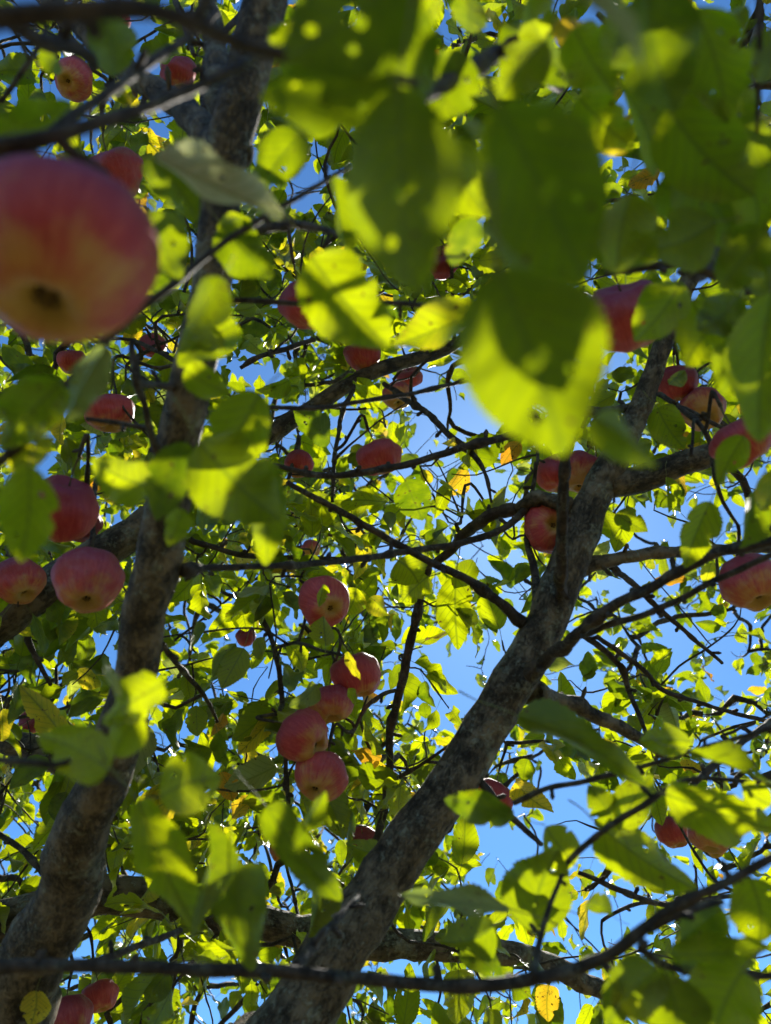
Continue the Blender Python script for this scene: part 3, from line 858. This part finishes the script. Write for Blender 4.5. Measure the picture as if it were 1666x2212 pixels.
# hand-placed leaves: base xy, tip xy, width px, depth, tip depth offset, roll, yellow, pale
FG = [
    # top left
    (215, 25, 252, 178, 105, .45, .01, 10, 0, 0), (-30, 305, 158, 225, 74, .40, .01, -20, 0, 0), (82, 122, 152, 148, 48, .5, 0, 20, 0, 0),
    (318, 342, 432, 472, 115, .42, .02, 25, 0, 0), (333, 342, 628, 458, 100, .38, .02, 30, 0, .8), (332, 452, 388, 605, 120, .42, .01, -15, 0, 0),
    (325, 628, 370, 594, 32, .5, 0, 10, 0, 0), (478, 485, 592, 600, 112, .5, .01, 15, 0, 0), (470, 500, 545, 478, 50, .52, 0, 0, .1, 0),
    (905, -75, 630, 150, 235, .29, .02, 15, 0, 0), (862, 172, 555, 215, 150, .33, .01, -10, 0, 0), (860, 188, 884, 635, 235, .30, .02, 8, 0, 0),
    (738, 250, 596, 268, 88, .5, 0, 10, 0, 0), (655, 285, 553, 425, 95, .5, .01, -10, 0, 0), (722, 380, 748, 556, 92, .47, .02, 48, 0, 0),
    (672, 555, 842, 752, 168, .46, .01, 5, 0, 0), (1042, 668, 832, 735, 95, .56, 0, -25, .25, 0),
    (942, -15, 905, 106, 56, .5, 0, 10, .1, 0), (1022, -5, 1000, 96, 80, .5, 0, -15, .1, 0), (1085, 55, 1245, 198, 95, .5, .01, -20, .1, 0),
    (1140, 0, 1180, 95, 90, .45, 0, 20, 0, 0), (1000, 262, 1108, 408, 44, .34, .01, 68, 0, .5), (1075, 225, 1275, 590, 250, .29, .03, 12, 0, 0),  # glint of the narrow edge-on leaf is painted as a pale tint
    (1310, 335, 1362, 248, 62, .5, 0, 10, .55, 0), (1200, 45, 1262, 114, 58, .45, 0, 0, .75, 0),
    (1395, -30, 1455, 240, 190, .36, .01, 12, 0, 0), (1500, 15, 1575, 265, 130, .40, .01, -18, 0, 0), (1332, 178, 1468, 385, 85, .5, .01, 25, 0, 0),
    (1262, 5, 1442, 108, 52, .26, .01, 62, 0, .6), (1442, 232, 1632, 425, 175, .42, .01, 8, 0, 0), (1548, 478, 1388, 545, 140, .46, 0, 10, 0, 0),
    (1662, 498, 1555, 628, 125, .42, .01, -12, 0, 0), (1600, 372, 1645, 505, 140, .45, .01, 25, 0, 0), (1580, 158, 1612, 290, 85, .5, .01, -35, 0, 0),
    (1472, 608, 1368, 735, 112, .52, .01, 20, 0, 0), (1492, 648, 1550, 785, 100, .52, .01, -15, 0, 0), (1362, 418, 1338, 595, 125, .42, .01, 15, 0, 0),
    (1612, 10, 1552, 88, 66, .5, 0, 10, .1, 0), (1666, 60, 1640, 190, 90, .45, 0, -10, 0, 0), (1240, 60, 1330, 200, 120, .42, .01, 20, 0, 0),
    (1050, 480, 1140, 690, 85, .34, .02, 55, 0, .25), (1078, 580, 1225, 955, 300, .285, .03, 10, .05, 0), (1085, 640, 1205, 880, 165, .33, .01, -12, 0, 0), (1285, 900, 1400, 1010, 100, .34, .01, -15, 0, 0),  # pale fold paints in glare; leaf behind the bright one added to shade it
    (1668, 630, 1648, 955, 165, .42, .02, 12, 0, 0), (1608, 942, 1553, 1048, 64, .62, .01, -20, 0, 0), (1535, 1083, 1478, 1228, 80, .70, .01, 12, 0, 0),
    (1640, 1055, 1588, 1185, 84, .62, .01, 25, 0, 0), (1680, 1020, 1640, 1110, 70, .6, 0, 0, .3, 0), (960, 300, 1060, 470, 130, .38, .01, -20, 0, 0),
    (1020, 470, 985, 600, 75, .5, 0, 20, .15, 0), (1110, 640, 1180, 560, 70, .5, 0, 10, .15, 0), (600, 140, 700, 60, 120, .4, 0, 20, 0, 0),
    (1560, 690, 1480, 790, 120, .5, .01, 10, 0, 0), (1660, 560, 1640, 690, 100, .48, 0, -20, 0, 0), (1300, 480, 1420, 560, 130, .44, 0, 10, 0, 0),
    (480, 600, 402, 722, 88, .37, .01, 10, 0, 0),  # leaf added to shade the lower right rim of the large apple
    # second layer of near leaves
    (872, 260, 895, 640, 170, .335, .01, 12, 0, 0), (1085, 300, 1230, 600, 170, .325, .01, -8, 0, 0), (930, 30, 690, 230, 210, .335, .01, 5, 0, 0),  # added behind the biggest leaves to cast shade on them
    (1470, 300, 1640, 560, 170, .47, .01, 14, 0, 0), (1380, 60, 1500, 300, 150, .44, .01, 20, 0, 0), (1640, 250, 1560, 420, 140, .48, .01, -10, 0, 0),
    (1250, 210, 1370, 320, 110, .48, .01, 15, 0, 0), (1420, 400, 1520, 470, 110, .5, .01, 0, 0, 0),
    (1180, 90, 1080, 210, 110, .42, .01, 15, 0, 0), (1000, 110, 930, 260, 120, .40, .01, -10, 0, 0), (1600, 640, 1500, 720, 100, .5, 0, 10, 0, 0),
    (700, 190, 600, 240, 90, .42, 0, 10, 0, 0), (1640, 740, 1560, 850, 120, .47, .01, 5, 0, 0), (1320, 20, 1370, 130, 110, .4, 0, 10, 0, 0),
    # middle left
    (132, 828, 6, 965, 125, .40, .01, 15, 0, 0), (18, 1015, 118, 945, 54, .42, 0, -10, .35, 0), (232, 748, 138, 912, 86, .40, .01, 30, 0, .25),
    (62, 1005, 40, 1220, 118, .40, .01, 10, 0, 0), (332, 1052, 203, 998, 108, .50, .01, 15, 0, 0), (512, 698, 386, 785, 104, .5, .01, -10, 0, 0),
    (398, 798, 496, 850, 74, .5, 0, 20, 0, 0), (562, 848, 438, 1015, 135, .48, .01, 10, 0, 0), (430, 955, 604, 1125, 175, .47, .01, -8, 0, 0),
    (556, 1055, 582, 1220, 84, .5, .01, 15, 0, 0), (578, 998, 618, 1114, 62, .5, 0, 25, 0, 0), (402, 955, 322, 1115, 90, .48, .01, -20, .1, 0),
    (392, 1098, 364, 1180, 58, .5, 0, 10, .1, 0), (440, 690, 480, 770, 70, .5, 0, -25, .1, 0),
    # lower left
    (236, 1662, 82, 1588, 110, .44, .01, 10, 0, 0), (262, 1504, 220, 1422, 50, .46, .01, 64, 0, .35), (352, 1478, 226, 1562, 108, .46, .01, 28, 0, 0),  # pale tint on the narrow rolled leaf paints in its glare
    (248, 1632, 302, 1540, 84, .46, 0, -15, 0, 0), (298, 1728, 428, 2030, 112, .46, .02, 18, 0, 0), (345, 1722, 480, 1678, 128, .46, .01, -12, 0, 0),
    (448, 1778, 472, 2005, 66, .47, .01, 42, 0, 0), (508, 1866, 546, 2082, 118, .49, .01, 8, 0, 0), (575, 1742, 738, 1948, 92, .52, .01, 25, 0, 0),
    (655, 1795, 702, 1708, 50, .52, 0, -30, 0, 0), (702, 1918, 658, 2038, 78, .8, .01, 10, 0, 0),
    # lower right
    (1118, 1546, 1388, 1668, 80, .62, .02, 25, 0, 0), (1112, 1765, 960, 1725, 66, .62, .01, -20, .1, 0), (1242, 1868, 1160, 1785, 90, .62, .01, 20, 0, 0),
    (1150, 2012, 1205, 1828, 150, .60, .01, 12, 0, 0), (1300, 1788, 1492, 1918, 108, .62, .01, -10, 0, 0), (1340, 1792, 1268, 1695, 74, .63, .01, 15, 0, 0),
    (1342, 1790, 1412, 1676, 84, .63, .01, -15, 0, 0), (1438, 1716, 1685, 1792, 112, .56, .01, 20, 0, 0), (1490, 1622, 1685, 1712, 66, .57, .01, 45, 0, 0),
    (1492, 1602, 1382, 1600, 70, .62, 0, 10, 0, 0), (1102, 1962, 858, 1922, 66, .56, .01, 40, .05, .2), (1066, 2000, 962, 2045, 98, .62, .01, 12, 0, 0),
    (1322, 1978, 1246, 1928, 48, .62, 0, -15, .1, 0), (1420, 2088, 1310, 2220, 112, .46, .01, 10, 0, 0), (1440, 2108, 1452, 2268, 145, .46, .01, -10, 0, 0),
    (1602, 2098, 1540, 2258, 160, .46, .01, 15, 0, 0), (1325, 2125, 1392, 2205, 64, .47, 0, -20, .3, 0), (1448, 2062, 1662, 2046, 92, .5, .01, 20, 0, 0),
    (1620, 1896, 1645, 2045, 132, .5, .01, -12, 0, 0), (1000, 2046, 1082, 2114, 64, .7, .01, 10, 0, 0), (1210, 1960, 1100, 1900, 90, .61, .01, 35, 0, 0),
    (1560, 1960, 1470, 2040, 90, .52, 0, 10, 0, 0), (1666, 1740, 1600, 1690, 70, .6, 0, 10, 0, 0),
    # sharp leaves that stand out
    (985, 1245, 990, 1402, 80, 1.22, .02, 5, .12, 0), (1012, 1018, 956, 1070, 46, 1.35, .02, 15, .78, 0), (1124, 955, 1084, 1008, 38, 1.3, .01, -10, 1.0, 0),
    (478, 1668, 502, 1734, 50, 1.25, .01, 15, 1.0, 0), (482, 1542, 464, 1592, 24, 1.3, .01, 20, 1.0, 0), (1114, 1688, 1186, 1756, 54, 1.15, .01, -10, .62, 0),
    (1186, 2128, 1184, 2208, 52, 1.1, .01, 15, .75, 0), (145, 1600, 42, 1478, 62, .95, .01, 10, .42, 0), (704, 1394, 702, 1328, 60, .98, .01, 12, 0, 0),
    (684, 1478, 630, 1532, 46, .98, 0, 30, 0, .1), (748, 1408, 780, 1470, 22, 1.0, 0, 20, .42, 0), (876, 1038, 918, 1124, 78, 1.2, .01, 8, .05, 0),
    (840, 1848, 745, 1822, 56, .98, 0, 10, 0, 0), (755, 1486, 768, 1522, 20, .99, 0, 20, 0, 0), (700, 1262, 690, 1312, 26, 1.0, 0, 30, 0, 0),
    (78, 2140, 66, 2214, 62, .9, 0, 10, .6, 0), (925, 1245, 870, 1300, 70, 1.2, 0, 15, .1, 0), (860, 1210, 905, 1262, 90, 1.1, 0, 0, 0, 0),
    (1140, 1640, 1130, 1690, 45, 1.15, 0, 20, .1, 0), (770, 1270, 745, 1330, 60, 1.25, 0, 10, .3, 0), (800, 1290, 838, 1340, 52, 1.25, 0, -20, .35, 0),
    (1480, 800, 1440, 850, 40, .95, 0, 20, .2, 0), (1420, 880, 1480, 970, 74, 1.0, 0, 10, .15, 0), (1330, 1110, 1400, 1150, 55, 1.0, 0, 20, 0, 0),
    (1440, 1030, 1438, 1110, 42, 1.05, 0, 35, .05, 0), (1300, 1110, 1325, 1165, 50, 1.1, 0, 0, 0, 0), (470, 1585, 490, 1660, 40, 1.2, 0, 30, 0, 0),
]
for i, (bx, by, tx, ty, w, d, dd, roll, yel, pale) in enumerate(FG):
    if d < 0.345:
        d *= 0.88
    b, t_ = at(bx, by, d), at(tx, ty, d + dd)
    axis = unit(t_ - b)
    ray = unit((b + t_) / 2 - CAM)
    nrm = rot_about(axis, math.radians(roll)) @ unit(ray - axis * (ray @ axis))
    M3, base, L = leaf_matrix(b, t_, 1.12 * w * (d + dd / 2) / F, nrm)
    lab = None
    if yel >= 0.9:
        lab = 'orange-brown autumn leaf'
    elif yel > 0.5:
        lab = 'yellow leaf with brown spots'
    elif pale >= 0.5:
        lab = 'pale greyish curled leaf'  # the narrow edge-on leaf owes its paleness to painted glint
    add_leaf(M3, base, (yel, float(RNG.uniform(0.15, .9)) if w < 200 else float(RNG.uniform(0.2, .45)), pale), NVAR if (w > 225 and d < 0.30) else (i * 5 + 3) % 8 if (w > 100 and abs(roll) < 30) else i * 5 + 3, lab)  # widest leaves get a darker tint, shade put into their colour

# ------------------------------------------------------------------ twigs and the rest of the crown
GAPS = [(985, 880, 95, 75), (1000, 1080, 40, 70), (1000, 1480, 38, 70), (955, 1540, 34, 45), (1400, 1130, 55, 60), (1355, 1200, 45, 30), (1090, 1840, 60, 50),
        (1235, 1745, 55, 55), (1200, 1700, 50, 70), (1080, 1880, 60, 40), (555, 1480, 38, 55), (400, 1585, 55, 45), (30, 800, 35, 30), (90, 1020, 25, 35),
        (375, 250, 45, 50), (660, 410, 40, 70), (650, 520, 45, 30), (240, 1400, 40, 50), (330, 1290, 25, 60), (1330, 250, 40, 40), (1420, 320, 55, 35), (1290, 2020, 55, 40),
        (1235, 2165, 45, 45), (700, 1800, 25, 25), (30, 95, 45, 40), (600, 1445, 25, 40), (1280, 1840, 60, 50), (1300, 1270, 30, 35), (1230, 1440, 30, 40), (1560, 1420, 40, 40),
        (20, 1800, 30, 30), (90, 1400, 40, 20), (1010, 1180, 35, 25), (940, 950, 50, 40), (1240, 1610, 40, 30), (1200, 1640, 35, 40), (620, 1500, 20, 60), (1600, 1480, 40, 30),
        (1530, 1060, 25, 50), (1640, 1060, 30, 40), (1010, 1400, 40, 40), (480, 1620, 30, 30), (330, 1600, 25, 40), (500, 1760, 40, 25), (1330, 1940, 45, 30)]
GAPS = np.array(GAPS, float)
GAPS[:, 2:] *= 0.96

def gap_hit(x, y, grow=1.0):
    x, y = np.asarray(x)[:, None], np.asarray(y)[:, None]
    return (((x - GAPS[:, 0]) / (GAPS[:, 2] * grow)) ** 2 + ((y - GAPS[:, 1]) / (GAPS[:, 3] * grow)) ** 2 < 1).any(axis=1)

clusters = []
N_IN, N_OUT = 1420, 380
while len(clusters) < N_IN:
    x, y = RNG.uniform(-140, VW + 140), RNG.uniform(-140, VH + 140)
    d = 1.10 + 2.6 * RNG.random() ** 0.95
    if x > 900 and y > 1000 and RNG.random() < 0.40:
        continue
    p = at(x, y, d)
    if p[2] < 1.0 or p[2] > 4.6 or p[1] < 0.15:
        continue
    if gap_hit([x], [y], 1.0)[0] and RNG.random() < 0.93:
        continue
    clusters.append(p)
while len(clusters) < N_IN + N_OUT:
    q = RNG.normal(0, 1, 3); q /= np.linalg.norm(q)
    p = np.array([0.1, 1.25, 2.75]) + q * np.array([2.3, 2.0, 1.7]) * RNG.random() ** 0.33
    x, y, d = project(p)
    if p[2] < 1.1:
        continue
    if d[0] > -0.2 and -300 < x[0] < VW + 300 and -300 < y[0] < VH + 300 and d[0] < 3.0:
        continue
    if np.linalg.norm(p - CAM) < 0.9 or p[1] < -0.1:
        continue
    clusters.append(p)
clusters = np.array(clusters)
A = np.array(NODES)
dist0 = np.array([np.min(np.linalg.norm(A - c, axis=1)) for c in clusters])
order = np.argsort(dist0)

node_p = list(NODES); node_par = [-1] * len(NODES); node_owner = [-1] * len(NODES)
arr = np.zeros((len(NODES) + len(clusters) * 6, 3)); arr[:len(NODES)] = A; cnt = len(NODES)
own = np.full(len(arr), -1)
twigs = []          # (points, parent twig)
for c in clusters[order]:
    dv = np.linalg.norm(arr[:cnt] - c, axis=1)
    k = int(np.argmin(dv))
    s = arr[k]
    L = max(dv[k], 0.02)
    up = np.array([0, 0, 1.0])
    dirn = unit((c - s) / L + 0.35 * up + RNG.normal(0, 0.25, 3))
    ext = RNG.uniform(0.05, 0.16)
    e = c + unit(dirn + RNG.normal(0, 0.5, 3)) * ext
    m = s * 0.5 + c * 0.5 + RNG.normal(0, 0.13, 3) * L + up * 0.04 * L
    pts = [s, m, c, c * 0.45 + e * 0.55 + RNG.normal(0, 0.012, 3), e]
    idx = len(twigs)
    twigs.append([np.array(pts), own[k], 1])
    for q in (s * 0.25 + m * 0.75, m * 0.5 + c * 0.5, c, pts[3]):
        arr[cnt] = q; own[cnt] = idx; cnt += 1
for idx in range(len(twigs) - 1, -1, -1):
    p = twigs[idx][1]
    if p >= 0:
        twigs[p][2] += twigs[idx][2]

leaf_rows = []      # M3, base, tint, var
for pts, par, nd in twigs:
    e, c = pts[4], pts[2]
    nl = int(RNG.integers(6, 11))
    tdir = unit(e - c)
    seg = np.array([pts[1] * 0.25 + pts[2] * 0.75, pts[2], pts[3], pts[4]])
    yb = RNG.random()
    for k in range(nl):
        s = (k + RNG.uniform(0, 0.8)) / nl * 3
        i0 = min(2, int(s)); f = min(1.0, s - i0)
        root = seg[i0] * (1 - f) + seg[i0 + 1] * f
        rad = RNG.normal(0, 1, 3); rad = unit(rad - tdir * (rad @ tdir))
        di = unit(rad * 0.9 + tdir * RNG.uniform(0.0, 0.9) + np.array([0, 0, RNG.uniform(-0.9, 0.35)]))
        L = float(np.clip(RNG.normal(0.066, 0.015), 0.032, 0.098))
        base = root + di * L * 0.40
        tip = base + unit(di + np.array([0, 0, -0.25])) * L
        nrm = np.array([0, 0, 1.0]) + RNG.normal(0, 0.55, 3) + 0.25 * np.array([sd[0], sd[1], sd[2]])
        wd = L * RNG.uniform(0.48, 0.68)
        M3, b, _ = leaf_matrix(base, tip, wd, nrm)
        r = RNG.random()
        yel = 0.0
        if yb < 0.055:
            yel = RNG.uniform(0.1, 0.5)
        elif r < 0.05:
            yel = RNG.uniform(0.3, 0.8)
        if r < 0.006:
            yel = RNG.uniform(0.85, 1.0)
        leaf_rows.append((M3, b, (yel, RNG.uniform(0, 0.95), 0.0 if RNG.random() > 0.03 else 0.3), int(RNG.integers(0, 1000)), (b + tip) / 2, L * wd))
mid = np.array([r[4] for r in leaf_rows])
lx, ly, ld = project(mid)
in_gap = (ld > 0.2) & gap_hit(lx, ly, 0.95)
front = np.zeros(len(leaf_rows), bool)
for cx, cy, rp_, dz in APPLES:
    front |= (np.hypot(lx - cx, ly - cy) < rp_ + 14) & (ld < dz + 0.02)
for _, _, pts in LIMBS[:2]:
    for (x0, y0, d0, w0), (x1, y1, d1, w1) in zip(pts[:-1], pts[1:]):
        for f in np.linspace(0, 1, 5):
            front |= (np.hypot(lx - (x0 + (x1 - x0) * f), ly - (y0 + (y1 - y0) * f)) < w0 * 0.55 + 10) & (ld < d0 + 0.05)
keep = ~(front & (RNG.random(len(leaf_rows)) < 0.94))
# open lanes in the crown through which the sun reaches single near leaves
LANES = [(455, 745, .5, .02), (450, 820, .5, .015), (500, 920, .48, .022), (365, 1020, .48, .017), (600, 1060, .5, .012), (575, 1180, .5, .012), (360, 1870, .46, .024),
         (535, 1990, .49, .024), (660, 1850, .52, .02), (680, 1750, .52, .012), (275, 1590, .46, .015), (665, 270, .5, .018), (610, 350, .5, .018), (400, 420, .42, .012),
         (500, 500, .5, .01), (1150, 150, .5, .02), (980, 50, .5, .015), (915, 60, .5, .012), (1190, 890, .26, .012), (1420, 680, .52, .015),
         (1350, 2170, .46, .015), (890, 690, .56, .012), (1040, 550, .5, .012), (1010, 490, .5, .012), (1500, 1180, .7, .01), (1060, 1740, .62, .014), (745, 470, .47, .014),
         (60, 970, .42, .012), (765, 625, .46, .01), (1380, 1720, .63, .012), (1600, 790, .43, .01), (990, 1330, 1.24, .03), (420, 1950, .46, .015)]
lane = np.zeros(len(leaf_rows), bool)
for x_, y_, d_, r_ in LANES:
    rel = mid - at(x_, y_, d_)
    along = rel @ sd
    lane |= (along > 0.04) & (np.linalg.norm(rel - along[:, None] * sd, axis=1) < r_ + 0.022)
keep &= ~(lane & (RNG.random(len(leaf_rows)) < 0.95))
keep &= ~(in_gap & (RNG.random(len(leaf_rows)) < 0.88)) & (np.linalg.norm(mid - CAM, axis=1) > 0.75)
inv = (ld > 0.3) & (lx > 10) & (lx < VW - 10) & (ly > 10) & (ly < VH - 10)
size = np.array([r[5] for r in leaf_rows]) / np.maximum(ld, 0.3) ** 2
score = np.where(inv & keep, size, 0)
n_part = 300 - leaf_count[0]
chosen = set(np.argsort(-score)[:n_part].tolist())
for i in sorted(chosen):
    M3, b, tint, var = leaf_rows[i][:4]
    add_leaf(M3, b, tint, var)

VV, FF, UU, TT, base_i = [], [], [], [], 0
for i, row in enumerate(leaf_rows):
    if not keep[i] or i in chosen:
        continue
    M3, b, tint, var = row[:4]
    V, Q, tri, U = LOW[var % len(LOW)]
    VV.append(V @ M3.T + b); UU.append(U)
    TT.append(np.tile(np.array(tint), (len(V), 1)))
    FF.extend((Q + base_i).tolist()); FF.extend([[a + base_i for a in f] for f in tri])
    base_i += len(V)
fo = link('foliage', mesh_from('foliage', np.concatenate(VV), FF, M_LEAF, uv=np.concatenate(UU), tint=np.concatenate(TT)), tree)
fo.location = -BASE
fo.color = (0, 0, 0, 1)
fo['kind'] = 'stuff'

# twigs: those that show largest are parts of their own, the rest one mass
tw_mid = np.array([t[0][2] for t in twigs])
tx, ty, td = project(tw_mid)
tv = (td > 0.3) & (tx > 0) & (tx < VW) & (ty > 0) & (ty < VH)
tsc = np.where(tv, np.array([np.linalg.norm(t[0][0] - t[0][2]) * (t[2] ** 0.4) for t in twigs]) / np.maximum(td, 0.3) ** 1.5, 0)
tw_part = set(np.argsort(-tsc)[:290].tolist())
VV, FF, UU, base_i = [], [], [], 0
for i, (pts, par, nd) in enumerate(twigs):
    r0 = 0.0017 * nd ** 0.42
    r0 = min(r0, 0.008)
    R = [r0 * 1.15, r0, r0 * 0.85 if nd < 3 else r0 * 0.7, 0.0013, 0.0010]
    if par >= 0:
        R[0] = R[1]
    Ps, Rs = resample(pts, R, 0.022)
    V, Fc, uv = tube(Ps, Rs, 6, wig=2.2, seed=float(i), knob=1.2)
    if i in tw_part:
        tree_part('twig', V, Fc, M_TWIG, uv)
    else:
        VV.append(V); UU.append(uv); FF.extend([[a + base_i for a in f] for f in Fc]); base_i += len(V)
tw = tree_part('twigs', np.concatenate(VV), FF, M_TWIG, np.concatenate(UU))
tw['kind'] = 'stuff'
print('leaves', len(leaf_rows), 'kept', int(keep.sum()), 'parts', leaf_count[0], 'twigs', len(twigs), 'tris', sum(len(m.loop_triangles) or len(m.polygons) * 2 for m in bpy.data.meshes))
